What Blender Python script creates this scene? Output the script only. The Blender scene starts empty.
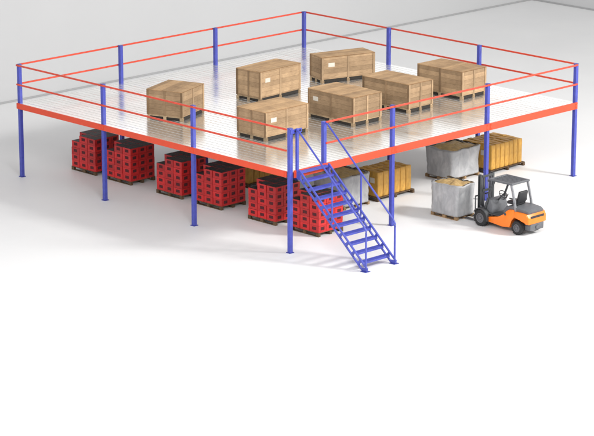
import bpy, bmesh, math, random
from mathutils import Vector, Matrix, noise
R = math.radians
random.seed(7)
scene = bpy.context.scene
COL = scene.collection

# ------------------------------------------------------------------ scene constants (metres)
BX, BY = 4.687, 4.552          # bay sizes along x and y
NX, NY = 3, 3
LX, LY = BX * NX, BY * NY
Z_BEAM, Z_DECK, Z_MID, Z_TOP = 2.59, 2.68, 3.36, 4.05
PW = 0.13                      # post width

# ------------------------------------------------------------------ object helpers
def link(name, me, mats, parent=None):
    o = bpy.data.objects.new(name, me)
    COL.objects.link(o)
    for m in (mats if isinstance(mats, (list, tuple)) else [mats]):
        me.materials.append(m)
    if parent is not None:
        o.parent = parent
    return o

def obj(name, bm, mats, parent=None, smooth=False, angle=None):
    me = bpy.data.meshes.new(name)
    bmesh.ops.recalc_face_normals(bm, faces=bm.faces[:])
    if smooth:
        for f in bm.faces:
            f.smooth = True
        if angle:
            for e in bm.edges:
                if len(e.link_faces) == 2 and e.calc_face_angle(0) > R(angle):
                    e.smooth = False
    bm.to_mesh(me)
    bm.free()
    return link(name, me, mats, parent)

def empty(name, loc=(0, 0, 0), rz=0.0):
    o = bpy.data.objects.new(name, None)
    o.empty_display_size = 0.2
    COL.objects.link(o)
    o.location = loc
    o.rotation_euler = (0, 0, rz)
    return o

def tag(o, label=None, cat=None, group=None, kind=None):
    if label: o['label'] = label
    if cat: o['category'] = cat
    if group: o['group'] = group
    if kind: o['kind'] = kind
    return o

def copy_tree(o, parent=None):
    c = o.copy()
    COL.objects.link(c)
    if parent is not None:
        c.parent = parent
    for ch in list(o.children):
        copy_tree(ch, c)
    return c

# ------------------------------------------------------------------ mesh helpers
def box(bm, c, s, rot=None, mi=0, bevel=0.0, seg=1):
    hx, hy, hz = s[0] / 2, s[1] / 2, s[2] / 2
    vs = [bm.verts.new((x, y, z)) for z in (-hz, hz) for y in (-hy, hy) for x in (-hx, hx)]
    idx = [(0, 2, 3, 1), (4, 5, 7, 6), (0, 1, 5, 4), (2, 6, 7, 3), (0, 4, 6, 2), (1, 3, 7, 5)]
    fs = [bm.faces.new([vs[i] for i in q]) for q in idx]
    for f in fs: f.material_index = mi
    geo = vs
    if bevel > 0:
        es = list({e for f in fs for e in f.edges})
        r = bmesh.ops.bevel(bm, geom=es, offset=bevel, segments=seg, profile=0.5, affect='EDGES', clamp_overlap=True)
        geo = list({v for f in r['faces'] for v in f.verts} | {v for v in vs if v.is_valid})
        for f in r['faces']: f.material_index = mi
    M = Matrix.Translation(Vector(c))
    if rot is not None: M = M @ rot
    for v in geo: v.co = M @ v.co
    return geo

def boxr(bm, lo, hi, mi=0, bevel=0.0, seg=1):
    c = [(a + b) / 2 for a, b in zip(lo, hi)]
    return box(bm, c, [abs(b - a) for a, b in zip(lo, hi)], None, mi, bevel, seg)

def frame(d, up=(0, 0, 1)):
    d = Vector(d).normalized(); up = Vector(up)
    x = d.cross(up)
    if x.length < 1e-4: x = d.cross(Vector((0, 1, 0)))
    x.normalize(); z = x.cross(d)
    return Matrix((x, d, z)).transposed().to_4x4()

def bar(bm, p0, p1, w, h, up=(0, 0, 1), mi=0, bevel=0.0):
    p0, p1 = Vector(p0), Vector(p1)
    return box(bm, (p0 + p1) / 2, (w, (p1 - p0).length, h), frame(p1 - p0, up), mi, bevel)

def tube(bm, pts, r, seg=10, mi=0, cap=True):
    pts = [Vector(p) for p in pts]
    rings = []
    up = Vector((0, 0, 1))
    for i, p in enumerate(pts):
        if i == 0: d = pts[1] - p
        elif i == len(pts) - 1: d = p - pts[i - 1]
        else: d = (pts[i + 1] - p).normalized() + (p - pts[i - 1]).normalized()
        d.normalize()
        a = d.cross(up)
        if a.length < 1e-3: a = d.cross(Vector((0, 1, 0)))
        a.normalize(); b = a.cross(d)
        rr = r[i] if isinstance(r, (list, tuple)) else r
        rings.append([bm.verts.new(p + rr * (math.cos(t) * a + math.sin(t) * b)) for t in [2 * math.pi * k / seg for k in range(seg)]])
    for A, B in zip(rings, rings[1:]):
        for k in range(seg):
            f = bm.faces.new((A[k], A[(k + 1) % seg], B[(k + 1) % seg], B[k])); f.material_index = mi
    if cap:
        bm.faces.new(rings[0]).material_index = mi
        bm.faces.new(list(reversed(rings[-1]))).material_index = mi

def lathe_x(bm, prof, c, seg=28, mi=0, closed=False):
    """profile [(x, radius)] spun about the x axis through c"""
    c = Vector(c); rings = []
    for x, r in prof:
        rings.append([bm.verts.new(c + Vector((x, r * math.cos(t), r * math.sin(t)))) for t in [2 * math.pi * k / seg for k in range(seg)]])
    for A, B in zip(rings, rings[1:]):
        for k in range(seg):
            f = bm.faces.new((A[k], A[(k + 1) % seg], B[(k + 1) % seg], B[k])); f.material_index = mi
    if not closed:
        bm.faces.new(rings[0]).material_index = mi
        bm.faces.new(rings[-1]).material_index = mi

def prism_x(bm, poly, x0, x1, mi=0, bevel=0.0, seg=2):
    """polygon [(y, z)] extruded along x"""
    A = [bm.verts.new((x0, y, z)) for y, z in poly]
    B = [bm.verts.new((x1, y, z)) for y, z in poly]
    n = len(poly)
    fs = [bm.faces.new(A), bm.faces.new(list(reversed(B)))]
    for k in range(n):
        fs.append(bm.faces.new((A[k], B[k], B[(k + 1) % n], A[(k + 1) % n])))
    for f in fs: f.material_index = mi
    if bevel > 0:
        es = list({e for f in fs[:2] for e in f.edges})
        r = bmesh.ops.bevel(bm, geom=es, offset=bevel, segments=seg, profile=0.5, affect='EDGES', clamp_overlap=True)
        for f in r['faces']: f.material_index = mi

# ------------------------------------------------------------------ materials
def new_mat(name):
    m = bpy.data.materials.new(name); m.use_nodes = True
    nt = m.node_tree
    return m, nt, nt.nodes['Principled BSDF']

def N(nt, t, **kw):
    n = nt.nodes.new(t)
    for k, v in kw.items():
        if k in n.inputs: n.inputs[k].default_value = v
        else: setattr(n, k, v)
    return n

def ramp(nt, fac, stops):
    r = nt.nodes.new('ShaderNodeValToRGB')
    el = r.color_ramp.elements
    while len(el) < len(stops): el.new(0.5)
    for e, (p, c) in zip(el, stops):
        e.position = p; e.color = tuple(c) + (1,) if len(c) == 3 else c
    nt.links.new(fac, r.inputs[0])
    return r

def coords(nt, scale=(1, 1, 1), kind='Object'):
    tc = nt.nodes.new('ShaderNodeTexCoord')
    mp = nt.nodes.new('ShaderNodeMapping'); mp.inputs['Scale'].default_value = scale
    nt.links.new(tc.outputs[kind], mp.inputs[0])
    return mp.outputs[0]

def bump(nt, b, height, strength=0.3, dist=0.01):
    bp = N(nt, 'ShaderNodeBump', Strength=strength, Distance=dist)
    nt.links.new(height, bp.inputs['Height']); nt.links.new(bp.outputs[0], b.inputs['Normal'])

def vary(c, k): return tuple(max(0, min(1, x * k)) for x in c)

def paint(name, c, rough=0.4, var=0.14, metallic=0.0, scale=6.0, spec=0.5, rnd=0.0, dirt=0.25):
    """coated surface: patchy tone, roughness variation, faint orange peel and grime"""
    m, nt, b = new_mat(name)
    v = coords(nt)
    n = N(nt, 'ShaderNodeTexNoise', Scale=scale, Detail=6.0, Roughness=0.6); nt.links.new(v, n.inputs[0])
    r = ramp(nt, n.outputs[0], [(0.3, vary(c, 1 - var)), (0.7, vary(c, 1 + var))])
    out = r.outputs[0]
    n2 = N(nt, 'ShaderNodeTexNoise', Scale=scale * 5, Detail=8.0, Roughness=0.75); nt.links.new(v, n2.inputs[0])
    r2 = ramp(nt, n2.outputs[0], [(0.52, (1, 1, 1)), (0.78, (1 - dirt,) * 3)])
    mx = N(nt, 'ShaderNodeMixRGB', blend_type='MULTIPLY', Fac=1.0)
    nt.links.new(out, mx.inputs[1]); nt.links.new(r2.outputs[0], mx.inputs[2]); out = mx.outputs[0]
    if rnd > 0:
        oi = nt.nodes.new('ShaderNodeObjectInfo')
        mr = N(nt, 'ShaderNodeMapRange'); mr.inputs[3].default_value = 1 - rnd; mr.inputs[4].default_value = 1 + rnd
        nt.links.new(oi.outputs['Random'], mr.inputs[0])
        hs = N(nt, 'ShaderNodeHueSaturation'); nt.links.new(mr.outputs[0], hs.inputs['Value']); nt.links.new(out, hs.inputs['Color'])
        out = hs.outputs[0]
    nt.links.new(out, b.inputs['Base Color'])
    mr = N(nt, 'ShaderNodeMapRange'); mr.inputs[3].default_value = rough * 0.8; mr.inputs[4].default_value = min(1, rough * 1.3)
    nt.links.new(n2.outputs[0], mr.inputs[0]); nt.links.new(mr.outputs[0], b.inputs['Roughness'])
    b.inputs['Metallic'].default_value = metallic
    b.inputs['Specular IOR Level'].default_value = spec
    bump(nt, b, n2.outputs[0], 0.06, 0.004)
    return m

def wood(name, c, plank=0.16, dark=0.45, along='x', rnd=0.12, rough=0.75):
    """boards with grain: plank = board width, boards stacked along z (or across for tops)"""
    m, nt, b = new_mat(name)
    tc = nt.nodes.new('ShaderNodeTexCoord')
    sep = nt.nodes.new('ShaderNodeSeparateXYZ'); nt.links.new(tc.outputs['Object'], sep.inputs[0])
    ax = {'x': ('X', 'Y', 'Z'), 'top': ('X', 'Z', 'Y'), 'z': ('Z', 'Y', 'X')}[along]
    # board index
    dv = N(nt, 'ShaderNodeMath', operation='DIVIDE'); nt.links.new(sep.outputs[ax[2]], dv.inputs[0]); dv.inputs[1].default_value = plank
    fl = N(nt, 'ShaderNodeMath', operation='FLOOR'); nt.links.new(dv.outputs[0], fl.inputs[0])
    fr = N(nt, 'ShaderNodeMath', operation='FRACT'); nt.links.new(dv.outputs[0], fr.inputs[0])
    oi = nt.nodes.new('ShaderNodeObjectInfo')
    ad = N(nt, 'ShaderNodeMath', operation='MULTIPLY_ADD'); nt.links.new(oi.outputs['Random'], ad.inputs[0]); ad.inputs[1].default_value = 37.0
    nt.links.new(fl.outputs[0], ad.inputs[2])
    wn = N(nt, 'ShaderNodeTexWhiteNoise', noise_dimensions='1D'); nt.links.new(ad.outputs[0], wn.inputs['W'])
    # grain stretched along the board
    sc = {'x': (2.2, 2.2, 26), 'top': (2.2, 26, 26), 'z': (26, 26, 2.2)}[along]
    mp = nt.nodes.new('ShaderNodeMapping'); mp.inputs['Scale'].default_value = sc; nt.links.new(tc.outputs['Object'], mp.inputs[0])
    g = N(nt, 'ShaderNodeTexNoise', noise_dimensions='4D', Scale=3.2, Detail=8.0, Roughness=0.65, Distortion=0.6)
    nt.links.new(mp.outputs[0], g.inputs['Vector']); nt.links.new(ad.outputs[0], g.inputs['W'])
    gr = ramp(nt, g.outputs[0], [(0.28, vary(c, 1 - dark)), (0.52, c), (0.8, vary(c, 1.22))])
    hs = N(nt, 'ShaderNodeHueSaturation'); nt.links.new(gr.outputs[0], hs.inputs['Color'])
    mr = N(nt, 'ShaderNodeMapRange'); mr.inputs[3].default_value = 0.78; mr.inputs[4].default_value = 1.2
    nt.links.new(wn.outputs['Value'], mr.inputs[0]); nt.links.new(mr.outputs[0], hs.inputs['Value'])
    # stains
    n2 = N(nt, 'ShaderNodeTexNoise', Scale=2.3, Detail=5.0); nt.links.new(tc.outputs['Object'], n2.inputs[0])
    r2 = ramp(nt, n2.outputs[0], [(0.32, (0.80, 0.77, 0.74)), (0.62, (1.05, 1.03, 1.0))])
    mx = N(nt, 'ShaderNodeMixRGB', blend_type='MULTIPLY', Fac=1.0); nt.links.new(hs.outputs[0], mx.inputs[1]); nt.links.new(r2.outputs[0], mx.inputs[2])
    # seams
    a = N(nt, 'ShaderNodeMath', operation='SUBTRACT'); nt.links.new(fr.outputs[0], a.inputs[0]); a.inputs[1].default_value = 0.5
    ab = N(nt, 'ShaderNodeMath', operation='ABSOLUTE'); nt.links.new(a.outputs[0], ab.inputs[0])
    rs = ramp(nt, ab.outputs[0], [(0.46, (1, 1, 1)), (0.5, (0.42, 0.37, 0.32))])
    mx2 = N(nt, 'ShaderNodeMixRGB', blend_type='MULTIPLY', Fac=0.8); nt.links.new(mx.outputs[0], mx2.inputs[1]); nt.links.new(rs.outputs[0], mx2.inputs[2])
    h2 = N(nt, 'ShaderNodeHueSaturation'); nt.links.new(mx2.outputs[0], h2.inputs['Color'])
    m3 = N(nt, 'ShaderNodeMapRange'); m3.inputs[3].default_value = 1 - rnd; m3.inputs[4].default_value = 1 + rnd
    nt.links.new(oi.outputs['Random'], m3.inputs[0]); nt.links.new(m3.outputs[0], h2.inputs['Value'])
    nt.links.new(h2.outputs[0], b.inputs['Base Color'])
    b.inputs['Roughness'].default_value = rough
    b.inputs['Specular IOR Level'].default_value = 0.25
    bump(nt, b, g.outputs[0], 0.25, 0.004)
    return m

M = {}
M['blue'] = paint('blue_paint', (0.054, 0.068, 0.37), 0.38)
M['blue_dark'] = paint('blue_bracket_paint', (0.045, 0.055, 0.29), 0.45)
M['orange_beam'] = paint('orange_beam_paint', (0.66, 0.062, 0.020), 0.42, var=0.05, dirt=0.12)
M['red_rail'] = paint('red_rail_paint', (0.60, 0.058, 0.026), 0.4)
M['galv'] = paint('galvanised_steel', (0.62, 0.62, 0.62), 0.4, metallic=0.7, scale=3.0)
M['bolt'] = paint('dark_bolt', (0.04, 0.04, 0.07), 0.4, metallic=0.6)
M['red_plastic'] = paint('red_plastic', (0.52, 0.015, 0.016), 0.42, rnd=0.22, scale=4.0)
M['slot'] = paint('painted_slot_shade', (0.075, 0.008, 0.012), 0.8)  # shade of the hand slots, put into the colour
M['black_lid'] = paint('black_crate_lid', (0.022, 0.018, 0.020), 0.55, rnd=0.2)
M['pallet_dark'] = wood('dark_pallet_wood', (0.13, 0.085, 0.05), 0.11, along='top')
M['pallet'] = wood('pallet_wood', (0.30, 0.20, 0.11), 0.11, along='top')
M['crate_side'] = wood('crate_board', (0.37, 0.255, 0.152), 0.17, dark=0.38)
M['crate_top'] = wood('crate_lid_board', (0.47, 0.305, 0.165), 0.20, dark=0.36, along='top')
M['batten'] = wood('crate_batten', (0.42, 0.295, 0.18), 0.30, dark=0.36, along='z')
M['skid'] = wood('skid_timber', (0.40, 0.30, 0.19), 0.30, dark=0.4, along='top')
M['gap_shade'] = paint('painted_gap_shade', (0.022, 0.018, 0.014), 0.9)  # near-black colour imitating shade in the gaps under the crates
M['paper'] = paint('white_paper', (0.60, 0.56, 0.48), 0.7, var=0.06)
M['forklift_orange'] = paint('orange_enamel', (0.88, 0.20, 0.012), 0.3, var=0.06, dirt=0.15)
M['charcoal'] = paint('charcoal_metal', (0.055, 0.058, 0.062), 0.5)
M['mid_grey'] = paint('grey_cover', (0.115, 0.12, 0.13), 0.5)
M['light_grey'] = paint('grey_frame_paint', (0.23, 0.235, 0.25), 0.45)
M['seat_vinyl'] = paint('black_vinyl', (0.022, 0.022, 0.025), 0.5)
M['rubber'] = paint('tyre_rubber', (0.020, 0.020, 0.021), 0.7, dirt=0.1)
M['rim'] = paint('wheel_rim_paint', (0.13, 0.13, 0.14), 0.4)
M['steel'] = paint('mast_steel', (0.12, 0.12, 0.135), 0.35, metallic=0.5)
M['lamp_glass'] = paint('lamp_lens', (0.7, 0.7, 0.66), 0.15, var=0.05)
M['lamp_red'] = paint('red_lens', (0.5, 0.02, 0.015), 0.2, var=0.05)

def floor_mat():
    m, nt, b = new_mat('white_floor')
    v = coords(nt)
    n = N(nt, 'ShaderNodeTexNoise', Scale=0.18, Detail=5.0, Roughness=0.55); nt.links.new(v, n.inputs[0])
    r = ramp(nt, n.outputs[0], [(0.3, (0.775, 0.775, 0.78)), (0.7, (0.82, 0.82, 0.82))])
    nt.links.new(r.outputs[0], b.inputs['Base Color'])
    n2 = N(nt, 'ShaderNodeTexNoise', Scale=1.3, Detail=6.0); nt.links.new(v, n2.inputs[0])
    mr = N(nt, 'ShaderNodeMapRange'); mr.inputs[3].default_value = 0.42; mr.inputs[4].default_value = 0.58
    nt.links.new(n2.outputs[0], mr.inputs[0]); nt.links.new(mr.outputs[0], b.inputs['Roughness'])
    b.inputs['Specular IOR Level'].default_value = 0.3
    return m
M['floor'] = floor_mat()
M['wall'] = paint('pale_grey_wall', (0.53, 0.533, 0.537), 0.8, var=0.02, scale=0.15, dirt=0.0, spec=0.2)

def deck_mat():
    m, nt, b = new_mat('bright_galvanised_deck')
    v = coords(nt, (6.0, 0.35, 1.0))
    n = N(nt, 'ShaderNodeTexNoise', Scale=1.0, Detail=4.0, Roughness=0.55); nt.links.new(v, n.inputs[0])
    r = ramp(nt, n.outputs[0], [(0.25, (0.80, 0.79, 0.76)), (0.75, (0.91, 0.905, 0.89))])
    nt.links.new(r.outputs[0], b.inputs['Base Color'])
    mr = N(nt, 'ShaderNodeMapRange'); mr.inputs[3].default_value = 0.12; mr.inputs[4].default_value = 0.24
    nt.links.new(n.outputs[0], mr.inputs[0]); nt.links.new(mr.outputs[0], b.inputs['Roughness'])
    v2 = coords(nt, (0.9, 0.5, 1.0))
    d2 = N(nt, 'ShaderNodeTexNoise', Scale=1.0, Detail=8.0, Roughness=0.7); nt.links.new(v2, d2.inputs[0])
    ro = N(nt, 'ShaderNodeMapRange'); ro.inputs[1].default_value = 0.45; ro.inputs[2].default_value = 0.72; ro.inputs[3].default_value = 0.0; ro.inputs[4].default_value = 0.16
    nt.links.new(d2.outputs[0], ro.inputs[0])
    sm = N(nt, 'ShaderNodeMath', operation='ADD'); nt.links.new(mr.outputs[0], sm.inputs[0]); nt.links.new(ro.outputs[0], sm.inputs[1])
    nt.links.new(sm.outputs[0], b.inputs['Roughness'])
    b.inputs['Metallic'].default_value = 0.84
    b.inputs['Specular IOR Level'].default_value = 0.75
    return m
M['deck'] = deck_mat()

def film_mat():
    m, nt, b = new_mat('grey_stretch_film')
    v = coords(nt, (2.6, 2.6, 1.5))
    n = N(nt, 'ShaderNodeTexNoise', Scale=1.5, Detail=7.0, Roughness=0.6, Distortion=0.8); nt.links.new(v, n.inputs[0])
    r = ramp(nt, n.outputs[0], [(0.3, (0.27, 0.275, 0.285)), (0.7, (0.45, 0.45, 0.455))])
    nt.links.new(r.outputs[0], b.inputs['Base Color'])
    b.inputs['Roughness'].default_value = 0.42
    bump(nt, b, n.outputs[0], 0.45, 0.03)
    return m
M['film'] = film_mat()

def carton_mat(name, c):
    m, nt, b = new_mat(name)
    v = coords(nt, (3, 3, 1.2))
    n = N(nt, 'ShaderNodeTexNoise', Scale=3.0, Detail=6.0, Roughness=0.6); nt.links.new(v, n.inputs[0])
    r = ramp(nt, n.outputs[0], [(0.3, vary(c, 0.72)), (0.7, vary(c, 1.18))])
    oi = nt.nodes.new('ShaderNodeObjectInfo')
    mr = N(nt, 'ShaderNodeMapRange'); mr.inputs[3].default_value = 0.82; mr.inputs[4].default_value = 1.15
    nt.links.new(oi.outputs['Random'], mr.inputs[0])
    hs = N(nt, 'ShaderNodeHueSaturation'); nt.links.new(mr.outputs[0], hs.inputs['Value']); nt.links.new(r.outputs[0], hs.inputs['Color'])
    nt.links.new(hs.outputs[0], b.inputs['Base Color'])
    b.inputs['Roughness'].default_value = 0.55
    bump(nt, b, n.outputs[0], 0.25, 0.02)
    return m
M['carton'] = carton_mat('golden_card', (0.52, 0.28, 0.05))
M['contents'] = carton_mat('golden_contents', (0.48, 0.33, 0.14))
M['collar'] = carton_mat('dark_brown_strip', (0.10, 0.065, 0.03))

# ------------------------------------------------------------------ setting: floor and two walls
WALL_Y, WALL_X, WALL_H = 23.35, 39.1, 6.9
bm = bmesh.new()
q = [bm.verts.new(p) for p in ((-90, -95, 0), (WALL_X, -95, 0), (WALL_X, WALL_Y, 0), (-90, WALL_Y, 0))]
bm.faces.new(q)
tag(obj('floor', bm, M['floor']), kind='structure')
bm = bmesh.new(); boxr(bm, (-90, WALL_Y, -0.2), (WALL_X, WALL_Y + 0.3, WALL_H))
tag(obj('back_wall', bm, M['wall']), kind='structure')
bm = bmesh.new(); boxr(bm, (WALL_X, -95, -0.2), (WALL_X + 0.3, WALL_Y + 0.3, WALL_H))
tag(obj('side_wall', bm, M['wall']), kind='structure')

M['wall_base_shade'] = paint('painted_base_shade', (0.36, 0.362, 0.366), 0.7, var=0.04, scale=0.4, dirt=0.05)  # added grey strip imitating the soft shade along the wall base
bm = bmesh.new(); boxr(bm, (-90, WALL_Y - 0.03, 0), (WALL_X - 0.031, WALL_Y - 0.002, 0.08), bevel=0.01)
tag(obj('back_base_shade', bm, M['wall_base_shade']), kind='structure')
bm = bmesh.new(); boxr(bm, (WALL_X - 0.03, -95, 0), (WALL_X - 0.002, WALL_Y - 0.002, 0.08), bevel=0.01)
tag(obj('side_base_shade', bm, M['wall_base_shade']), kind='structure')

# ------------------------------------------------------------------ mezzanine
mez = empty('mezzanine_platform', (0, 0, 0))
tag(mez, 'large raised steel mezzanine platform on blue posts with orange beams and red double guard rails', 'mezzanine')

def make_post(x, y, h, tall):
    bm = bmesh.new()
    boxr(bm, (-PW / 2, -PW / 2, 0.012), (PW / 2, PW / 2, h), bevel=0.012, seg=2)
    p = obj('post', bm, M['blue'], mez)
    p.location = (x, y, 0)
    bm = bmesh.new()
    boxr(bm, (-0.095, -0.095, 0), (0.095, 0.095, 0.014), bevel=0.003)
    for sx in (-1, 1):
        for sy in (-1, 1):
            tube(bm, [(sx * 0.08, sy * 0.08, 0.014), (sx * 0.08, sy * 0.08, 0.026)], 0.014, 6)
    obj('base_plate', bm, M['blue_dark'], p)
    if tall:
        bm = bmesh.new()
        boxr(bm, (-PW / 2 - .006, -PW / 2 - .006, h), (PW / 2 + .006, PW / 2 + .006, h + 0.012), bevel=0.003)
        obj('post_cap', bm, M['blue_dark'], p)
    return p

for i in range(NX + 1):
    for j in range(NY + 1):
        per = i in (0, NX) or j in (0, NY)
        make_post(i * BX, j * BY, Z_TOP + 0.03 if per else Z_DECK - 0.12, per)

OUT = PW / 2
def beam(p0, p1, nrm, h, t=0.06, zc=Z_BEAM):
    """edge beam: web with two returned lips, standing outside the posts"""
    bm = bmesh.new()
    n = Vector(nrm)
    a = Vector((p0[0], p0[1], zc)) + n * (OUT + t / 2); b = Vector((p1[0], p1[1], zc)) + n * (OUT + t / 2)
    bar(bm, a, b, t, h, bevel=0.006)
    d = (b - a).normalized()
    for s in (0.0, 1.0):                                    # end plates with bolts at each post
        c = a.lerp(b, s) + n * (t / 2 + 0.004) + d * (0.09 if s == 0 else -0.09)
        bar(bm, c - d * 0.05, c + d * 0.05, 0.008, h * 0.82)
        for zz in (-0.06, 0.06):
            tube(bm, [c + Vector((0, 0, zz)), c + n * 0.016 + Vector((0, 0, zz))], 0.014, 6)
    return obj('edge_beam', bm, M['orange_beam'], mez)

def rail(p0, p1, nrm, z):
    bm = bmesh.new()
    n = Vector(nrm); t = 0.042
    a = Vector((p0[0], p0[1], z)) + n * (OUT + t / 2); b = Vector((p1[0], p1[1], z)) + n * (OUT + t / 2)
    bar(bm, a, b, t, 0.060, bevel=0.008)
    d = (b - a).normalized()
    for c in (a + d * 0.03, b - d * 0.03):
        tube(bm, [c + n * t / 2, c + n * (t / 2 + 0.012)], 0.014, 6)
    return obj('guard_rail', bm, M['red_rail'], mez)

G = 0.003
STAIR_X0, STAIR_X1 = 0.20, 1.50
for j in range(NY):
    y0, y1 = j * BY + G, (j + 1) * BY - G
    e0 = 0.07 if j == 0 else y0
    e1 = y1 + OUT if j == NY - 1 else y1
    beam((0, e0), (0, e1), (-1, 0, 0), 0.20)
    beam((LX, y0), (LX, y1), (1, 0, 0), 0.20, zc=Z_BEAM - 0.04)
    for z in (Z_TOP, Z_MID):
        rail((0, e0), (0, e1), (-1, 0, 0), z)
        rail((LX, y0), (LX, y1), (1, 0, 0), z)
for i in range(NX):
    x0, x1 = i * BX + G, (i + 1) * BX - G
    b0 = 0.09 if i == 0 else x0
    beam((b0, 0), (x1, 0), (0, -1, 0), 0.24)
    beam((x0, LY), (x1, LY), (0, 1, 0), 0.20, zc=Z_BEAM - 0.04)
    r0 = STAIR_X1 + 0.02 if i == 0 else x0
    for z in (Z_TOP, Z_MID):
        rail((r0, 0), (x1, 0), (0, -1, 0), z)
        rail((x0, LY), (x1, LY), (0, 1, 0), z)

# inner beams and joists below the deck
for k in range(1, NX):
    bm = bmesh.new(); boxr(bm, (k * BX - 0.03, 0.07, 2.42), (k * BX + 0.03, LY - 0.07, 2.55))
    obj('inner_beam', bm, M['galv'], mez)
for k in range(1, NY):
    for i in range(NX):
        bm = bmesh.new(); boxr(bm, (i * BX + 0.07, k * BY - 0.03, 2.40), ((i + 1) * BX - 0.07, k * BY + 0.03, 2.54))
        obj('inner_beam', bm, M['galv'], mez)
nj = 17
for k in range(nj):
    y = 0.35 + (LY - 0.7) * k / (nj - 1)
    bm = bmesh.new(); boxr(bm, (-0.04, y - 0.025, 2.56), (LX + 0.04, y + 0.025, 2.645))
    obj('joist', bm, M['galv'], mez)

# deck of long planks running along y, ribbed profile
bm = bmesh.new()
pitch = 0.235
np_ = int(round((LX + 0.12) / pitch)); pitch = (LX + 0.12) / np_
yA, yB = -OUT + 0.005, LY + OUT - 0.005
prof = []
for k in range(np_):
    x0 = -0.06 + k * pitch
    dz = random.uniform(-0.0012, 0.0012)
    prof += [(x0 + 0.003, Z_DECK - 0.013), (x0 + 0.015, Z_DECK + dz), (x0 + pitch * 0.5, Z_DECK + dz + 0.0008), (x0 + pitch - 0.015, Z_DECK + dz), (x0 + pitch - 0.003, Z_DECK - 0.013)]
A = [bm.verts.new((x, yA, z)) for x, z in prof]; B = [bm.verts.new((x, yB, z)) for x, z in prof]
for k in range(len(prof) - 1): bm.faces.new((A[k], A[k + 1], B[k + 1], B[k]))
lo = [bm.verts.new((x, y, Z_DECK - 0.034)) for x, y in ((prof[0][0], yA), (prof[-1][0], yA), (prof[-1][0], yB), (prof[0][0], yB))]
bm.faces.new(lo)
bm.faces.new(A + [lo[1], lo[0]]); bm.faces.new(B + [lo[2], lo[3]])
bm.faces.new((A[0], B[0], lo[3], lo[0])); bm.faces.new((A[-1], lo[1], lo[2], B[-1]))
obj('deck', bm, M['deck'], mez)

# ------------------------------------------------------------------ staircase
st = empty('staircase', (0, 0, 0))
tag(st, 'blue steel open-tread staircase with handrails rising to the deck at its nearest corner', 'staircase')
YT, YB = -0.16, -3.17                     # top and foot of the flight
NR = 11; RISE = Z_DECK / NR; RUN = (YB - YT) / NR
sl = Vector((0, YB - YT, -Z_DECK)).normalized()
pp = Vector((0, -sl.z, sl.y)); pp = pp if pp.z > 0 else -pp
for X, side in ((STAIR_X0, -1), (STAIR_X1, 1)):
    bm = bmesh.new()
    top, foot = Vector((X, YT, Z_DECK - 0.03)), Vector((X, YB, 0.02))
    for off in (0.095, -0.095):
        a, b = top + pp * off, foot + pp * off
        if b.z < 0.03: b = b - sl * ((0.03 - b.z) / -sl.z) if sl.z else b
        bar(bm, a, b, 0.055, 0.055, bevel=0.006)
    boxr(bm, (X - 0.034, YT - 0.12, Z_DECK - 0.26), (X + 0.034, YT + 0.03, Z_DECK - 0.02), bevel=0.004)
    boxr(bm, (X - 0.034, YB - 0.06, 0.014), (X + 0.034, YB + 0.16, 0.10), bevel=0.004)
    for k in range(1, NR):                                  # brackets closing the stringer at each tread
        c = top.lerp(foot, 1 - k / NR)
        bar(bm, c + pp * 0.07, c - pp * 0.07, 0.05, 0.085, up=sl)
    s = obj('stringer', bm, M['blue'], st)
    bm = bmesh.new(); boxr(bm, (X - 0.11, YB - 0.10, 0), (X + 0.11, YB + 0.14, 0.013), bevel=0.003)
    obj('foot_plate', bm, M['blue_dark'], s)
for k in range(1, NR + 1):
    z = RISE * k if k < NR else Z_DECK - 0.006
    y = YB + (-RUN) * k
    d = 0.235 if k < NR else 0.26
    bm = bmesh.new()
    x0, x1 = STAIR_X0 + 0.036, STAIR_X1 - 0.036
    yc = y + 0.02
    boxr(bm, (x0, yc - d / 2, z - 0.006), (x1, yc + d / 2, z), bevel=0.002)
    boxr(bm, (x0, yc - d / 2, z - 0.06), (x1, yc - d / 2 + 0.006, z - 0.008), bevel=0.001)
    boxr(bm, (x0, yc + d / 2 - 0.006, z - 0.06), (x1, yc + d / 2, z - 0.008), bevel=0.001)
    for m in range(4):
        yy = yc - d / 2 + 0.04 + m * 0.05
        boxr(bm, (x0 + 0.02, yy, z), (x1 - 0.02, yy + 0.012, z + 0.004))
    obj('tread', bm, M['blue'], st)
# posts and handrails
for X, side in ((STAIR_X0, -1), (STAIR_X1, 1)):
    w = 0.09 if side < 0 else 0.13
    bm = bmesh.new()
    boxr(bm, (X - w / 2, -0.155 if side < 0 else -0.075, Z_DECK - 0.22 if side < 0 else Z_DECK + 0.004), (X + w / 2, -0.075 if side < 0 else 0.055, Z_TOP + 0.02), bevel=0.008)
    obj('landing_post', bm, M['blue'], st)
    hx = X
    p_top = Vector((hx, YT - 0.03, Z_TOP - 0.06)); p_bot = Vector((hx, YB - 0.0, 1.36))
    bm = bmesh.new()
    tube(bm, [(hx, YT + 0.05, Z_TOP - 0.03), p_top, p_bot - (p_bot - p_top) * 0.03, p_bot + Vector((0, -0.01, -0.06)), (hx, YB - 0.01, 1.20)], 0.030, 10)
    obj('handrail', bm, M['blue'], st, smooth=True, angle=50)
    bm = bmesh.new(); bar(bm, (hx, YB, 0.014), (hx, YB, 1.27), 0.05, 0.05, up=(1, 0, 0), bevel=0.006)
    obj('rail_post', bm, M['blue'], st)
    t = 0.5
    pm = p_top.lerp(p_bot, t)
    zb = Z_DECK * (1 - t)
    bm = bmesh.new(); bar(bm, (hx, pm.y, zb - 0.06), (hx, pm.y, pm.z), 0.045, 0.045, up=(1, 0, 0), bevel=0.005)
    obj('rail_post', bm, M['blue'], st)
bm = bmesh.new()
boxr(bm, (-0.05, -0.085, Z_TOP - 0.14), (STAIR_X0 + 0.24, -0.070, Z_TOP - 0.0), bevel=0.003)
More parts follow.
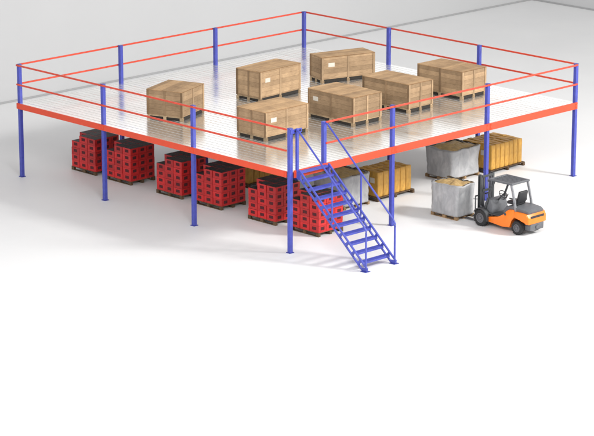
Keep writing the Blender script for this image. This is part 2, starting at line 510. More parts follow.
br = obj('rail_bracket', bm, M['blue'], st)
bm = bmesh.new()
for x in (0.14, 0.36):
    tube(bm, [(x, -0.085, Z_TOP - 0.07), (x, -0.112, Z_TOP - 0.07)], 0.030, 8)
obj('bolts', bm, M['bolt'], br)

# ------------------------------------------------------------------ pallets
def make_pallet(sx, sy, h, mat, name='wooden_pallet'):
    p = empty(name)
    n = max(5, int(round(sy / 0.15)))
    bm = bmesh.new()
    pw = sy / n
    for k in range(n):
        boxr(bm, (0, k * pw + 0.012, h - 0.022), (sx, (k + 1) * pw - 0.012, h), bevel=0.003)
    obj('deck_boards', bm, mat, p)
    for k in range(3):
        x = (0.05, sx / 2, sx - 0.05)[k]
        bm = bmesh.new()
        boxr(bm, (x - 0.05, 0.005, 0.0), (x + 0.05, sy - 0.005, 0.018))
        for y in (0.07, sy / 2, sy - 0.07):
            boxr(bm, (x - 0.048, y - 0.065, 0.019), (x + 0.048, y + 0.065, h - 0.024), bevel=0.003)
        obj('runner', bm, mat, p)
    return p

def sit(o, x, y, z=0.0, rz=0.0):
    o.location = (x, y, z); o.rotation_euler = (0, 0, rz)

# ------------------------------------------------------------------ red crate stacks
CW, CD, CH = 0.376, 0.442, 0.237        # along x, along y, height
def crate_mesh():
    bm = bmesh.new()
    w, d, h = CW - 0.014, CD - 0.014, CH - 0.006
    t = 0.012
    boxr(bm, (0.008, 0.008, 0.002), (w - 0.008, d - 0.008, h - 0.012), mi=1)                 # dark core, its colour standing in for shade inside the slots
    for z0, z1 in ((0, 0.055), (h - 0.05, h)):                                               # lower and upper bands
        boxr(bm, (0, 0, z0), (w, t, z1), bevel=0.003); boxr(bm, (0, d - t, z0), (w, d, z1), bevel=0.003)
        boxr(bm, (0, t + .0005, z0), (t, d - t - .0005, z1)); boxr(bm, (w - t, t + .0005, z0), (w, d - t - .0005, z1))
    zm0, zm1 = 0.056, h - 0.051
    for a, b in ((0.0, 0.26), (0.74, 1.0)):                                                  # cheeks either side of each hand slot
        boxr(bm, (0.0015 + a * (w - .003), 0.0025, zm0), (b * (w - .003) + .0015, t, zm1)); boxr(bm, (0.0015 + a * (w - .003), d - t, zm0), (b * (w - .003) + .0015, d - 0.0025, zm1))
        boxr(bm, (0.0025, t + .001 + a * (d - 2 * t - .002), zm0), (t, t + .001 + b * (d - 2 * t - .002), zm1))
        boxr(bm, (w - t, t + .001 + a * (d - 2 * t - .002), zm0), (w - 0.0025, t + .001 + b * (d - 2 * t - .002), zm1))
    # lower half of the slot wall
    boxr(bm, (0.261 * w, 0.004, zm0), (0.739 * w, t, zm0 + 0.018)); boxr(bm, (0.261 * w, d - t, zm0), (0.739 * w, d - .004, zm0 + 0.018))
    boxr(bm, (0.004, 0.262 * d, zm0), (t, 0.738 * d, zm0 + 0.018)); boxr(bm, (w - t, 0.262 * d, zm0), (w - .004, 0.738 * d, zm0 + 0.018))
    # black lid set in the rim
    boxr(bm, (.004, .004, h - 0.004), (w - .004, d - .004, h + 0.003), mi=2, bevel=0.002)
    for k in range(3):
        x = w * (0.25 + 0.25 * k)
        boxr(bm, (x - 0.008, t + 0.02, h + 0.0025), (x + 0.008, d - t - 0.02, h + 0.006), mi=2)
    me = bpy.data.meshes.new('plastic_crate'); bmesh.ops.recalc_face_normals(bm, faces=bm.faces[:]); bm.to_mesh(me); bm.free()
    for m in (M['red_plastic'], M['slot'], M['black_lid']): me.materials.append(m)
    return me

CRATE = crate_mesh()
stack_desc = ['farthest left red stack', 'second red stack from left', 'third red stack from left',
              'fourth red stack from left', 'fifth red stack from left', 'red stack beside the stairs']
lay = ['bottom', 'second', 'middle', 'fourth', 'top']
colw = ['near-corner', 'centre', 'far-left']
PH = 0.135
red_stacks = [(1.92, 11.90), (1.92, 9.98), (1.92, 7.30), (1.92, 5.30), (1.88, 2.62), (1.92, 0.64)]
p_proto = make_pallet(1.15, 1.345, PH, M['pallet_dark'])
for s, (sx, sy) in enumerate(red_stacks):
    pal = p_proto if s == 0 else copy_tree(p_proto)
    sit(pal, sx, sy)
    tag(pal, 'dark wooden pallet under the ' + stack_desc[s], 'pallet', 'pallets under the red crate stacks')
    for L in range(5):
        for c in range(3):          # along y from the near corner
            for r in range(3):      # along x, row 0 faces left
                if c == 2 and r == 0 and L == 4: continue          # one crate missing on the far left column
                shown = r == 0 or c == 0 or L == 4 or (c == 2 and r == 1 and L == 3)
                if not shown: continue
                o = bpy.data.objects.new('plastic_crate', CRATE); COL.objects.link(o)
                jx, jy = random.uniform(-.007, .007), random.uniform(-.007, .007)
                o.location = (sx + 0.012 + r * (CW + 0.001) + jx, sy + 0.006 + c * (CD + 0.001) + jy, PH + L * CH)
                if r == 0 and c == 0: w = 'at the near corner'
                elif r == 0: w = ('centre' if c == 1 else 'left end') + ' of left face'
                elif c == 0: w = ('centre' if r == 1 else 'right end') + ' of right face'
                else: w = {(1, 1): 'in the middle', (1, 2): 'behind the middle', (2, 1): 'at the back-left edge', (2, 2): 'at the back corner'}[(c, r)]
                tag(o, f'red plastic crate, {lay[L]} layer, {w}, {stack_desc[s]}', 'crate', 'red crates stacked under the platform')

# ------------------------------------------------------------------ wooden crates on the deck
def make_wood_crate(name, F, rot, left, right, H, label, paper='right', mid=True):
    """F = near bottom corner, 'right' runs along local x, 'left' along local y"""
    t = empty(name, (F[0], F[1], Z_DECK + 0.0015), R(rot))
    tag(t, label, 'crate', 'wooden crates on the deck')
    hs = 0.13                                   # skid height
    w, d = right, left
    e = 0.022
    bm = bmesh.new()
    boxr(bm, (e, e, hs), (w - e, d - e, H - 0.03), bevel=0.004)
    body = obj('crate_body', bm, M['crate_side'], t)
    # lid with a slight overhang and a gentle warp
    bm = bmesh.new()
    boxr(bm, (0.0, 0.0, H - 0.031), (w, d, H - 0.004), bevel=0.004)
    bmesh.ops.subdivide_edges(bm, edges=[e_ for e_ in bm.edges if e_.calc_length() > 0.5], cuts=6, use_grid_fill=True)
    ph = random.uniform(0, 9)
    for v in bm.verts:
        if v.co.z > H - 0.02: v.co.z += 0.008 * math.sin(v.co.x * 2.1 + ph) * math.sin(v.co.y * 2.6 + ph)
    obj('lid', bm, M['crate_top'], t)
    bw = 0.085
    def batten(lo, hi):
        b_ = bmesh.new(); boxr(b_, lo, hi, bevel=0.003); obj('batten', b_, M['batten'], t)
    # corner battens: one on each face at each corner (butted), middle battens
    zz = (hs + 0.002, H - 0.033)
    batten((0, 0, zz[0]), (bw, e - .001, zz[1])); batten((0, e, zz[0]), (e - .001, bw, zz[1]))
    batten((w - bw, 0, zz[0]), (w, e - .001, zz[1])); batten((w - e + .001, e, zz[0]), (w, bw, zz[1]))
    batten((0, d - e + .001, zz[0]), (bw, d, zz[1])); batten((0, d - bw, zz[0]), (e - .001, d - e, zz[1]))
    batten((w - bw, d - e + .001, zz[0]), (w, d, zz[1])); batten((w - e + .001, d - bw, zz[0]), (w, d - e, zz[1]))
    nx = 1 if w > 1.15 else 0; ny = 1 if d > 1.15 else 0
    for k in range(nx):
        c = w / 2; batten((c - .04, 0.004, zz[0]), (c + .04, e - .001, zz[1])); batten((c - .04, d - e + .001, zz[0]), (c + .04, d - .004, zz[1]))
    for k in range(ny):
        c = d / 2; batten((0.004, c - .04, zz[0]), (e - .001, c + .04, zz[1])); batten((w - e + .001, c - .04, zz[0]), (w - .004, c + .04, zz[1]))
    # skid: feet and bearers; dark blocks between them stand in for shade
    fw = 0.12
    for fx in (0.0, w / 2 - fw / 2, w - fw):
        bm = bmesh.new()
        for fy in (0.0, d / 2 - fw / 2, d - fw):
            boxr(bm, (fx + .003, fy + .003, 0.0), (fx + fw - .003, fy + fw - .003, hs - 0.036), bevel=0.004)
        boxr(bm, (fx + .016, 0.02, hs - 0.035), (fx + fw - .016, d - .02, hs - 0.001), bevel=0.003)
        obj('skid', bm, M['skid'], t)
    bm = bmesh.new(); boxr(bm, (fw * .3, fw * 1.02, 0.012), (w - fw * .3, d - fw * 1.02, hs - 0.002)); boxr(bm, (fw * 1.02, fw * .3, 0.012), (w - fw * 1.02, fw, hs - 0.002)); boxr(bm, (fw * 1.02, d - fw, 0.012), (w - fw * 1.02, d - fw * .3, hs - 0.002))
    obj('gap_shade_block', bm, M['gap_shade'], t)
    if paper:
        bm = bmesh.new()
        zc = hs + (H - hs) * 0.62
        if paper == 'right': boxr(bm, (w * 0.13, e - 0.004, zc - .07), (w * 0.13 + 0.26, e - 0.0005, zc + .08))
        else: boxr(bm, (e - 0.004, d * 0.78, zc - .07), (e - .0005, d * 0.78 + .24, zc + .08))
        obj('paper_label', bm, M['paper'], t)
    return t

make_wood_crate('wooden_crate', (2.17, 7.50), 20, 1.40, 1.62, 1.03, 'wooden crate turned askew, leftmost on the deck beside the left guard rail', None)
make_wood_crate('wooden_crate', (6.12, 7.78), 4, 1.18, 2.16, 1.10, 'long wooden crate behind the left half, directly behind the crate at the stair corner', 'right')
make_wood_crate('wooden_crate', (2.21, 3.42), 1, 1.38, 2.02, 0.99, 'wooden crate nearest the front corner, just left of the top of the stairs', 'right')
make_wood_crate('wooden_crate', (9.85, 8.46), -16, 0.92, 2.25, 0.97, 'rearmost long wooden crate, turned askew near the far corner post', 'right')
make_wood_crate('wooden_crate', (5.81, 2.89), 0, 2.20, 1.40, 1.01, 'wooden crate behind the right stair post, in front of the two middle crates', 'left')
make_wood_crate('wooden_crate', (8.63, 2.96), 1.5, 2.20, 1.28, 1.02, 'wooden crate second from right on the deck, behind the first right-side post', None)
make_wood_crate('wooden_crate', (11.50, 3.06), 2, 2.12, 1.34, 1.02, 'rightmost wooden crate on the deck, nearest the far right end', None)

# ------------------------------------------------------------------ golden carton blocks on pallets
def carton_mesh(w, d, h, seed):
    bm = bmesh.new()
    boxr(bm, (0.006, 0.006, 0), (w - 0.006, d - 0.006, h), bevel=0.03, seg=3)
    bmesh.ops.subdivide_edges(bm, edges=[e for e in bm.edges if e.calc_length() > 0.3], cuts=7, use_grid_fill=True)
    for v in bm.verts:
        n = noise.noise_vector(Vector((v.co.x * 3 + seed * 5, v.co.y * 3, v.co.z * 3)))
        k = min(1, v.co.z / 0.1)
        cx, cy = v.co.x - w / 2, v.co.y - d / 2
        bul = math.sin(math.pi * min(1, max(0, v.co.z / h)))
        v.co.y += (0.03 * bul * (1 if cy > 0 else -1) * math.cos(math.pi * cx / w)) * k
        v.co.y += 0.012 * n.y * k; v.co.z += 0.035 * n.z * (v.co.z / h)
    me = bpy.data.meshes.new('carton'); bmesh.ops.recalc_face_normals(bm, faces=bm.faces[:])
    for f in bm.faces: f.smooth = True
    bm.to_mesh(me); bm.free(); me.materials.append(M['carton'])
    return me
paper_patch = None
def carton_block(F, nx, ny, w, d, h, pal_label, where, ph=0.135, rot=0, hide=()):
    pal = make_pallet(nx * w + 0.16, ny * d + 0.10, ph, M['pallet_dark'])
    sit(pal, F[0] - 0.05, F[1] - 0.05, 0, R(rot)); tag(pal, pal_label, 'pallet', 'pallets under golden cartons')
    meshes = [carton_mesh(w, d, h, k) for k in range(4)]
    for j in range(ny):
        for i in range(nx):
            o = bpy.data.objects.new('carton', meshes[(i * 3 + j) % 4]); COL.objects.link(o)
            v = Matrix.Rotation(R(rot), 4, 'Z') @ Vector((i * w + 0.04, j * d + 0.05, 0))
            o.location = (F[0] - .05 + v.x, F[1] - .05 + v.y, ph + 0.001); o.rotation_euler = (0, 0, R(rot))
            num = ['first', 'second', 'third', 'fourth', 'fifth', 'sixth', 'seventh'][i]
            tag(o, f'tall golden carton, {num} from left in the {"front" if j == 0 else "rear"} row, {where}', 'carton', 'golden cartons on pallets')
            if i == 0 and (j == 0 or ny > 1):
                bm = bmesh.new(); boxr(bm, (-0.004, d * 0.3, h * 0.55), (0.0045, d * 0.72, h * 0.76))
                obj('paper_label', bm, M['paper'], o)

carton_block((6.55, 2.42), 6, 2, 0.282, 0.52, 0.87, 'dark pallet under the golden cartons behind the stairs', 'pallet behind the stairs')
carton_block((12.18, 2.20), 7, 2, 0.25, 0.69, 0.90, 'dark pallet under the golden cartons behind the forklift', 'pallet behind the forklift', rot=2)
carton_block((4.66, 6.86), 6, 2, 0.265, 0.70, 1.08, 'dark pallet under the golden cartons behind the red stacks', 'pallet behind the red stacks')

# ------------------------------------------------------------------ film-wrapped bales on pallets
def wrapped_bale(lo, sx, sy, h, label, pal_label, seed, rot=0, ph=0.12, flare=0.04):
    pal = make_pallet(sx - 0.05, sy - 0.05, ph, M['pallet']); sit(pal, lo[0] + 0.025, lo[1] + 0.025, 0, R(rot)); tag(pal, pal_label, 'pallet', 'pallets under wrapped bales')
    t = empty('wrapped_bale', (lo[0], lo[1], ph + 0.001), R(rot)); tag(t, label, 'bale', 'film-wrapped bales')
    bm = bmesh.new(); NS, NZ = 96, 22
    cx, cy = sx / 2, sy / 2
    H = h - ph
    rings = []
    def pt(k, z, s=1.0, drop=0.0):
        a = 2 * math.pi * k / NS
        p = 9.0
        c_, s_ = math.cos(a), math.sin(a)
        rr = (abs(c_) ** p + abs(s_) ** p) ** (-1 / p)
        u, v = c_ * rr, s_ * rr
        fold = noise.noise(Vector((u * 3.1 + seed, v * 3.1, z * 0.9))) * 0.030 + noise.noise(Vector((u * 8 + seed, v * 8, z * 2.0 + 4))) * 0.014 \
            + noise.noise(Vector((u * 2 + seed, v * 2 - z * 5, z * 7))) * 0.012
        zz = z / H
        wd = 1.025 + flare * zz * zz - 0.02 * math.sin(math.pi * zz)
        return Vector((cx + u * (cx * wd * s - 0.02) + u * fold, cy + v * (cy * wd * s - 0.02) + v * fold, z + drop))
    for i in range(NZ + 1):
        z = H * i / NZ
        ring = []
        for k in range(NS):
            v = pt(k, z)
            if i >= NZ - 3:
                v.z += (0.05 * noise.noise(Vector((k * 2 * math.pi / NS * 1.7 + seed * 3, 0.3, 0))) - 0.01) * (i - NZ + 4) / 4
            ring.append(bm.verts.new(v))
        rings.append(ring)
    rim = [v.co.copy() for v in rings[-1]]
    ring = []
    for k in range(NS):                                   # film folded a little over the edge
        v = rim[k]; ring.append(bm.verts.new(Vector((cx + (v.x - cx) * 0.85, cy + (v.y - cy) * 0.85, v.z + 0.004 + 0.02 * noise.noise(Vector((k * .3, seed, 2)))))))
    rings.append(ring)
    for A, B in zip(rings, rings[1:]):
        for k in range(NS): bm.faces.new((A[k], A[(k + 1) % NS], B[(k + 1) % NS], B[k]))
    bm.faces.new(rings[0])
    obj('film_wrap', bm, M['film'], t, smooth=True)
    # rumpled golden contents standing proud of the wrap
    bm = bmesh.new()
    inner = [Vector((cx + (v.x - cx) * 0.86, cy + (v.y - cy) * 0.86, v.z - 0.03)) for v in rim]
    prev = [bm.verts.new(v) for v in inner]
    for s in range(1, 9):
        f = 1 - s / 9
        cur = []
        for k in range(NS):
            x, y = cx + (inner[k].x - cx) * f, cy + (inner[k].y - cy) * f
            dome = 0.075 * (1 - f ** 4)
            n = 0.055 * noise.noise(Vector((x * 4 + seed, y * 4, 1))) + 0.025 * noise.noise(Vector((x * 11, y * 11 + seed, 5)))
            cur.append(bm.verts.new((x, y, inner[k].z * f + (1 - f) * (H) - 0.02 + dome + n)))
        for k in range(NS): bm.faces.new((prev[k], prev[(k + 1) % NS], cur[(k + 1) % NS], cur[k]))
        prev = cur
    bm.faces.new(prev)
    obj('contents', bm, M['contents'], t, smooth=True)
    # dark brown crumpled strip round part of the rim
    bm = bmesh.new()
    P0, P1 = [], []
    for k in range(-NS // 4 - 6, NS // 5):
        v = rim[k % NS]
        n = noise.noise(Vector((k * 0.35, seed, 7)))
        P0.append(bm.verts.new(Vector((cx + (v.x - cx) * 0.955, cy + (v.y - cy) * 0.955, v.z - 0.03))))
        P1.append(bm.verts.new(Vector((cx + (v.x - cx) * (0.93 + 0.02 * n), cy + (v.y - cy) * (0.93 + 0.02 * n), v.z + 0.03 + 0.035 * n))))
    for a in range(len(P0) - 1): bm.faces.new((P0[a], P0[a + 1], P1[a + 1], P1[a]))
    obj('rim_strip', bm, M['collar'], t, smooth=True)
    return t

wrapped_bale((4.85, 2.36), 1.30, 1.56, 1.14, 'grey film-wrapped bale with golden top behind the stairs', 'wooden pallet under the bale behind the stairs', 3.1)
wrapped_bale((10.26, 2.38), 1.55, 1.32, 1.12, 'grey film-wrapped bale under the deck, behind the bale on the forklift', 'wooden pallet under the bale farther back under the deck', 8.4)
wrapped_bale((6.61, -1.18), 0.93, 1.24, 1.17, 'grey film-wrapped bale standing at the fork tips of the orange forklift', 'wooden pallet at the fork tips of the forklift', 15.7)

# ------------------------------------------------------------------ forklift (local: +y forward)
fk = empty('forklift', (7.275, -2.91, 0))
tag(fk, 'orange forklift truck with charcoal overhead guard facing a wrapped bale', 'forklift')

def wheel(x, y, r, w, name='wheel'):
    s = 1 if x > 0 else -1
    e = empty(name, (x, y, r)); e.parent = fk
    bm = bmesh.new()
    hw = w / 2
    lathe_x(bm, [(-hw, r * .60), (-hw, r * .86), (-hw * .82, r * .97), (-hw * .4, r), (hw * .4, r), (hw * .82, r * .97), (hw, r * .86), (hw, r * .60)], (0, 0, 0), 36, closed=True)
    for k in range(18):                                      # tread lugs
        a = 2 * math.pi * k / 18
        for sd in (-1, 1):
            aa = a + (0.17 if sd > 0 else 0)
            M4 = Matrix.Rotation(aa, 4, 'X') @ Matrix.Translation((sd * hw * .45, 0, r * 0.995))
            box(bm, M4.to_translation(), (hw * .8, r * .16, r * .05), Matrix.Rotation(aa, 4, 'X'))
    obj('tyre', bm, M['rubber'], e, smooth=True, angle=35)
    bm = bmesh.new()
    lathe_x(bm, [(s * hw * .55, r * .595), (s * hw * .98, r * .58), (s * hw * .98, r * .50), (s * hw * .5, r * .44), (s * hw * .5, r * .2), (s * hw * .95, r * .17), (s * hw * .95, 0.004)], (0, 0, 0), 28)
    for k in range(6):
        a = 2 * math.pi * k / 6
        tube(bm, [(s * hw * .5, r * .32 * math.cos(a), r * .32 * math.sin(a)), (s * hw * .66, r * .32 * math.cos(a), r * .32 * math.sin(a))], r * .05, 6)
    obj('rim', bm, M['rim'], e, smooth=True, angle=35)
    return e
for sx in (-1, 1):
    wheel(sx * 0.475, 0.80, 0.28, 0.19)
    wheel(sx * 0.445, -0.76, 0.225, 0.165)

# orange body: low sill in front, rising over the rear wheel to the counterweight
bm = bmesh.new()
prof = [(0.50, 0.20), (0.52, 0.36), (0.30, 0.40), (0.05, 0.46), (-0.16, 0.55), (-0.27, 0.70), (-0.38, 0.775), (-0.55, 0.79), (-0.62, 0.72),
        (-0.62, 0.53), (-0.50, 0.44), (-0.46, 0.32), (-0.44, 0.18), (-0.10, 0.155)]
prism_x(bm, prof, -0.50, 0.50, bevel=0.02)
obj('side_body', bm, M['forklift_orange'], fk, smooth=True, angle=30)
# counterweight
bm = bmesh.new()
cw = [(-0.605, 0.535), (-0.605, 0.735), (-0.70, 0.755), (-1.00, 0.745), (-1.13, 0.72), (-1.20, 0.62), (-1.205, 0.40), (-1.08, 0.40), (-1.00, 0.50), (-0.88, 0.555)]
A = []
prism_x(bm, cw, -0.515, 0.515, bevel=0.035, seg=3)
for v in bm.verts:                                           # rounded plan at the rear
    if v.co.y < -0.75:
        k = min(1, (-0.75 - v.co.y) / 0.45); v.co.x *= 1 - 0.13 * k * k
obj('counterweight', bm, M['forklift_orange'], fk, smooth=True, angle=30)
bm = bmesh.new()
boxr(bm, (-0.33, -1.212, 0.585), (0.33, -1.19, 0.665), bevel=0.008)
obj('vent_slot', bm, M['seat_vinyl'], fk)
bm = bmesh.new()
prism_x(bm, [(-1.19, 0.17), (-1.20, 0.392), (-1.02, 0.392), (-0.95, 0.30), (-0.95, 0.17)], -0.33, 0.33, bevel=0.015)
boxr(bm, (-0.07, -1.235, 0.22), (0.07, -1.195, 0.32), bevel=0.01)
obj('rear_bumper', bm, M['mid_grey'], fk)
# dark chassis tunnel and rear axle between the wheels
bm = bmesh.new()
boxr(bm, (-0.32, -1.0, 0.14), (0.32, 0.95, 0.40), bevel=0.02)
bar(bm, (-0.37, -0.76, 0.225), (0.37, -0.76, 0.225), 0.07, 0.07)
bar(bm, (-0.39, 0.80, 0.265), (0.39, 0.80, 0.265), 0.12, 0.12)
obj('chassis', bm, M['charcoal'], fk)
bm = bmesh.new()
tube(bm, [(-0.502, -0.24, 0.60), (-0.512, -0.24, 0.60)], 0.045, 16)
obj('filler_cap', bm, M['charcoal'], fk)
# hood, a grey tapered cover above the counterweight
bm = bmesh.new()
prism_x(bm, [(-0.10, 0.56), (-0.10, 0.73), (-0.20, 0.84), (-0.55, 0.875), (-1.02, 0.855), (-1.15, 0.79), (-1.12, 0.70)], -0.43, 0.43, bevel=0.03)
for v in bm.verts:
    if v.co.y < -0.8: v.co.x *= 1 - 0.12 * min(1, (-0.8 - v.co.y) / 0.35)
obj('hood', bm, M['mid_grey'], fk, smooth=True, angle=30)
# floor plate, steps, cowl
bm = bmesh.new(); boxr(bm, (-0.47, 0.02, 0.46), (0.47, 0.50, 0.49), bevel=0.006); obj('floor_plate', bm, M['charcoal'], fk)
bm = bmesh.new(); prism_x(bm, [(0.42, 0.38), (0.42, 0.72), (0.52, 0.90), (0.66, 0.93), (0.76, 0.80), (0.82, 0.40)], -0.38, 0.38, bevel=0.025)
obj('cowl', bm, M['mid_grey'], fk, smooth=True, angle=30)
for sx in (-1, 1):                                           # arched front mudguards
    bm = bmesh.new(); n = 12
    for k in range(n):
        a0, a1 = R(-5 + 190 * k / n - 5), R(-5 + 190 * (k + 1) / n - 5)
        r0, r1 = 0.30, 0.335
        x0, x1 = sx * 0.375, sx * 0.575
        pts = [(0.80 - r * math.cos(a), 0.275 + r * math.sin(a) * 1.05) for a, r in ((a0, r0), (a1, r0), (a1, r1), (a0, r1))]
        if k * 190 / n > 150: continue
        va = [bm.verts.new((x0, y, z)) for y, z in pts]; vb = [bm.verts.new((x1, y, z)) for y, z in pts]
        bm.faces.new(va); bm.faces.new(vb)
        for i in range(4): bm.faces.new((va[i], va[(i + 1) % 4], vb[(i + 1) % 4], vb[i]))
    bmesh.ops.remove_doubles(bm, verts=bm.verts[:], dist=0.0005)
    obj('mudguard', bm, M['charcoal'], fk)
# seat
se = empty('seat', (0, -0.30, 0.875)); se.parent = fk
bm = bmesh.new(); boxr(bm, (-0.23, -0.20, 0), (0.23, 0.24, 0.11), bevel=0.04, seg=3); obj('seat_cushion', bm, M['seat_vinyl'], se, smooth=True)
bm = bmesh.new(); box(bm, (0, -0.23, 0.28), (0.42, 0.10, 0.42), Matrix.Rotation(R(14), 4, 'X'), bevel=0.04, seg=3); obj('seat_back', bm, M['seat_vinyl'], se, smooth=True)
for sx in (-1, 1):
    bm = bmesh.new(); tube(bm, [(sx * .25, -.2, .12), (sx * .27, -.18, .22), (sx * .27, .08, .22)], 0.02, 8); obj('arm_rest', bm, M['seat_vinyl'], se)
# steering
bm = bmesh.new(); tube(bm, [(0, 0.55, 0.80), (0, 0.30, 1.08)], 0.028, 10); sc = obj('steering_column', bm, M['charcoal'], fk, smooth=True)
bm = bmesh.new()
ax = Vector((0, -0.25, 0.28)).normalized(); u = Vector((1, 0, 0)); w_ = ax.cross(u)
ctr = Vector((0, 0.295, 1.085)); pts = [ctr + 0.15 * (math.cos(t) * u + math.sin(t) * w_) for t in [2 * math.pi * k / 24 for k in range(25)]]
tube(bm, pts, 0.014, 8, cap=False)
for t in (0.5, 2.6, 4.7): tube(bm, [ctr, ctr + 0.15 * (math.cos(t) * u + math.sin(t) * w_)], 0.010, 6)
obj('steering_wheel', bm, M['seat_vinyl'], fk, smooth=True)
for k in range(3):
    bm = bmesh.new(); tube(bm, [(0.22 + .06 * k, 0.46, 0.82), (0.21 + .06 * k, 0.36, 1.02)], [0.008, 0.014], 8); obj('control_lever', bm, M['seat_vinyl'], fk, smooth=True)
# overhead guard
ZG = 1.62
gd = empty('overhead_guard', (0, 0, 0)); gd.parent = fk
for sx in (-1, 1):
    bm = bmesh.new()
    tube(bm, [(sx * .41, 0.70, 0.62), (sx * .41, 0.60, 0.92), (sx * .405, 0.34, ZG - 0.04)], 0.036, 10)
    obj('front_pillar', bm, M['charcoal'], gd, smooth=True, angle=50)
    bm = bmesh.new()
    pts = [(-0.62, 0.72), (-0.56, 1.02), (-0.46, 1.40), (-0.40, ZG - 0.02)]
    for (ya, za), (yb, zb) in zip(pts, pts[1:]):
        bar(bm, (sx * .405, ya, za), (sx * .405, yb, zb), 0.055, 0.085, up=(0, 1, 0.2), bevel=0.010)
    obj('rear_pillar', bm, M['light_grey'], gd)
bm = bmesh.new()
y0, y1 = -0.43, 0.52
for sx in (-1, 1): bar(bm, (sx * .42, y0, ZG), (sx * .42, y1, ZG), 0.075, 0.06, bevel=0.015)
for y in (y0, y1): bar(bm, (-.455, y, ZG + .001), (.455, y, ZG + .001), 0.085, 0.062, bevel=0.015)
for k in range(7):
    x = -0.33 + 0.11 * k
    bar(bm, (x, y0 + .04, ZG + .002), (x, y1 - .04, ZG + .002), 0.028, 0.036, bevel=0.004)
obj('roof_grille', bm, M['mid_grey'], gd)
for sx in (-1, 1):
    bm = bmesh.new(); lathe_y = None
    box(bm, (sx * .36, 0.60, ZG - 0.06), (0.11, 0.07, 0.09), None, 0, 0.02, 2); h = obj('headlight', bm, M['charcoal'], fk)
    bm = bmesh.new(); tube(bm, [(sx * .36, 0.636, ZG - .06), (sx * .36, 0.645, ZG - .06)], 0.035, 14); obj('lens', bm, M['lamp_glass'], h)
# mast
ma = empty('mast', (0, 0, 0)); ma.parent = fk
for sx in (-1, 1):
    bm = bmesh.new()
    x = sx * 0.30
    boxr(bm, (x - .045, 0.99, 0.06), (x + .045, 1.005, 1.66)); boxr(bm, (x - sx * .045 - .008, 1.0055, 0.06), (x - sx * .045 + .008, 1.09, 1.66))
    boxr(bm, (x - .045, 1.0905, 0.06), (x + .045, 1.105, 1.66))
    obj('outer_channel', bm, M['charcoal'], ma)
    bm = bmesh.new(); boxr(bm, (sx * .215 - .03, 1.012, 0.10), (sx * .215 + .03, 1.085, 1.63), bevel=0.005); obj('inner_channel', bm, M['steel'], ma)
    bm = bmesh.new(); tube(bm, [(sx * .13, 1.04, 0.1), (sx * .13, 1.04, 0.95)], 0.035, 12); tube(bm, [(sx * .13, 1.04, 0.95), (sx * .13, 1.04, 1.56)], 0.018, 10)
    obj('lift_cylinder', bm, M['steel'], ma, smooth=True, angle=40)
    bm = bmesh.new(); boxr(bm, (sx * .06 - .012, 1.06, 0.35), (sx * .06 + .012, 1.068, 1.6)); obj('lift_chain', bm, M['steel'], ma)
for z in (0.14, 1.12, 1.60):
    bm = bmesh.new(); boxr(bm, (-.25, 0.965, z - .04), (.25, 0.988, z + .04), bevel=0.006); obj('cross_member', bm, M['charcoal'], ma)
# carriage, load backrest, forks
ca = empty('carriage', (0, 0, 0)); ca.parent = fk
bm = bmesh.new()
for z in (0.16, 0.44): boxr(bm, (-.43, 1.115, z - .045), (.43, 1.15, z + .045), bevel=0.006)
for x in (-.2, .2): boxr(bm, (x - .03, 1.09, 0.206), (x + .03, 1.112, 0.394))
obj('carriage_plate', bm, M['charcoal'], ca)
bm = bmesh.new()
for x in (-.43, -.215, 0, .215, .43): boxr(bm, (x - .014, 1.12, 0.486), (x + .014, 1.14, 0.92))
boxr(bm, (-.445, 1.118, 0.921), (.445, 1.142, 0.96))
obj('load_backrest', bm, M['charcoal'], ca)
for sx in (-1, 1):
    bm = bmesh.new()
    x = sx * 0.20
    boxr(bm, (x - .05, 1.152, 0.03), (x + .05, 1.185, 0.50), bevel=0.004)
    prism_x(bm, [(1.186, 0.03), (1.186, 0.068), (1.75, 0.062), (2.45, 0.045), (2.45, 0.032)], x - .05, x + .05)
    obj('fork', bm, M['steel'], ca)
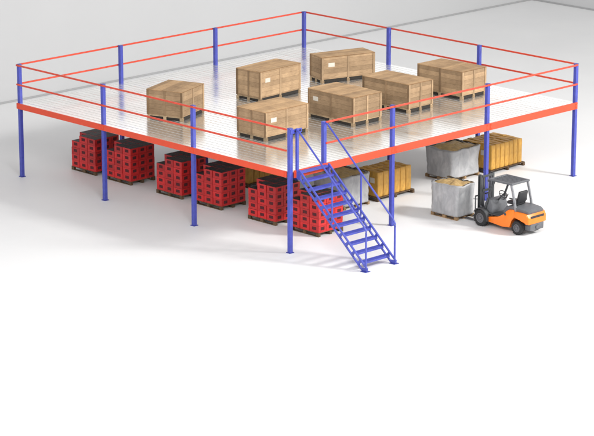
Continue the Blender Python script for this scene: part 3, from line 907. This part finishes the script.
for k in range(2):
    bm = bmesh.new(); s = (-1, 1)[k]
    tube(bm, [(s * .33, 0.62, 0.35), (s * .33, 0.985, 0.62)], 0.03, 10); obj('tilt_cylinder', bm, M['steel'], fk, smooth=True, angle=40)

# ------------------------------------------------------------------ camera
cam = bpy.data.cameras.new('camera'); co = bpy.data.objects.new('camera', cam); COL.objects.link(co)
yaw, pitch = 0.7959, 0.2685
co.location = (-54.943, -56.423, 22.823)
d = Vector((math.cos(yaw) * math.cos(pitch), math.sin(yaw) * math.cos(pitch), -math.sin(pitch)))
co.rotation_euler = d.to_track_quat('-Z', 'Y').to_euler()
cam.sensor_width = 36; cam.lens = 2568.2 / 594 * 36
cam.clip_start = 1; cam.clip_end = 500
scene.camera = co

# ------------------------------------------------------------------ light: added white surround, soft key lamp and front fill
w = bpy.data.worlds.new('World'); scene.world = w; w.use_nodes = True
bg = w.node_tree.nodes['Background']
# added unseen surround; bright band above the walls whitens the deck's reflection
wt = w.node_tree
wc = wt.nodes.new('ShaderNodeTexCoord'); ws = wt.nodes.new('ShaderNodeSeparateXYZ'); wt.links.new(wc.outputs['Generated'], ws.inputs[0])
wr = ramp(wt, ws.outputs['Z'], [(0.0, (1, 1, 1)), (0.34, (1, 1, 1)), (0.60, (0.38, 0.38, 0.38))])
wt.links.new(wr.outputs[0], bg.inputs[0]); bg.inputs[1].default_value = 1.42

def area(name, loc, target, size, power, color=(1, 1, 1)):
    l = bpy.data.lights.new(name, 'AREA'); l.shape = 'DISK'; l.size = size; l.energy = power; l.color = color
    o = bpy.data.objects.new(name, l); COL.objects.link(o); o.location = loc
    o.rotation_euler = (Vector(target) - Vector(loc)).to_track_quat('-Z', 'Y').to_euler()
    return o
area('key_lamp', (21, -27, 22), (6, 2, 0), 7.0, 14500, (1.0, 0.985, 0.96))
area('added_front_fill', (-14, -14, 16), (0, 0, 0), 9.0, 3600)  # unseen fill added to whiten the foreground floor

scene.view_settings.view_transform = 'Standard'
scene.view_settings.look = 'None'
scene.view_settings.exposure = 0
scene.view_settings.gamma = 1
scene.render.engine = 'CYCLES'
scene.cycles.max_bounces = 8
scene.cycles.use_denoising = True
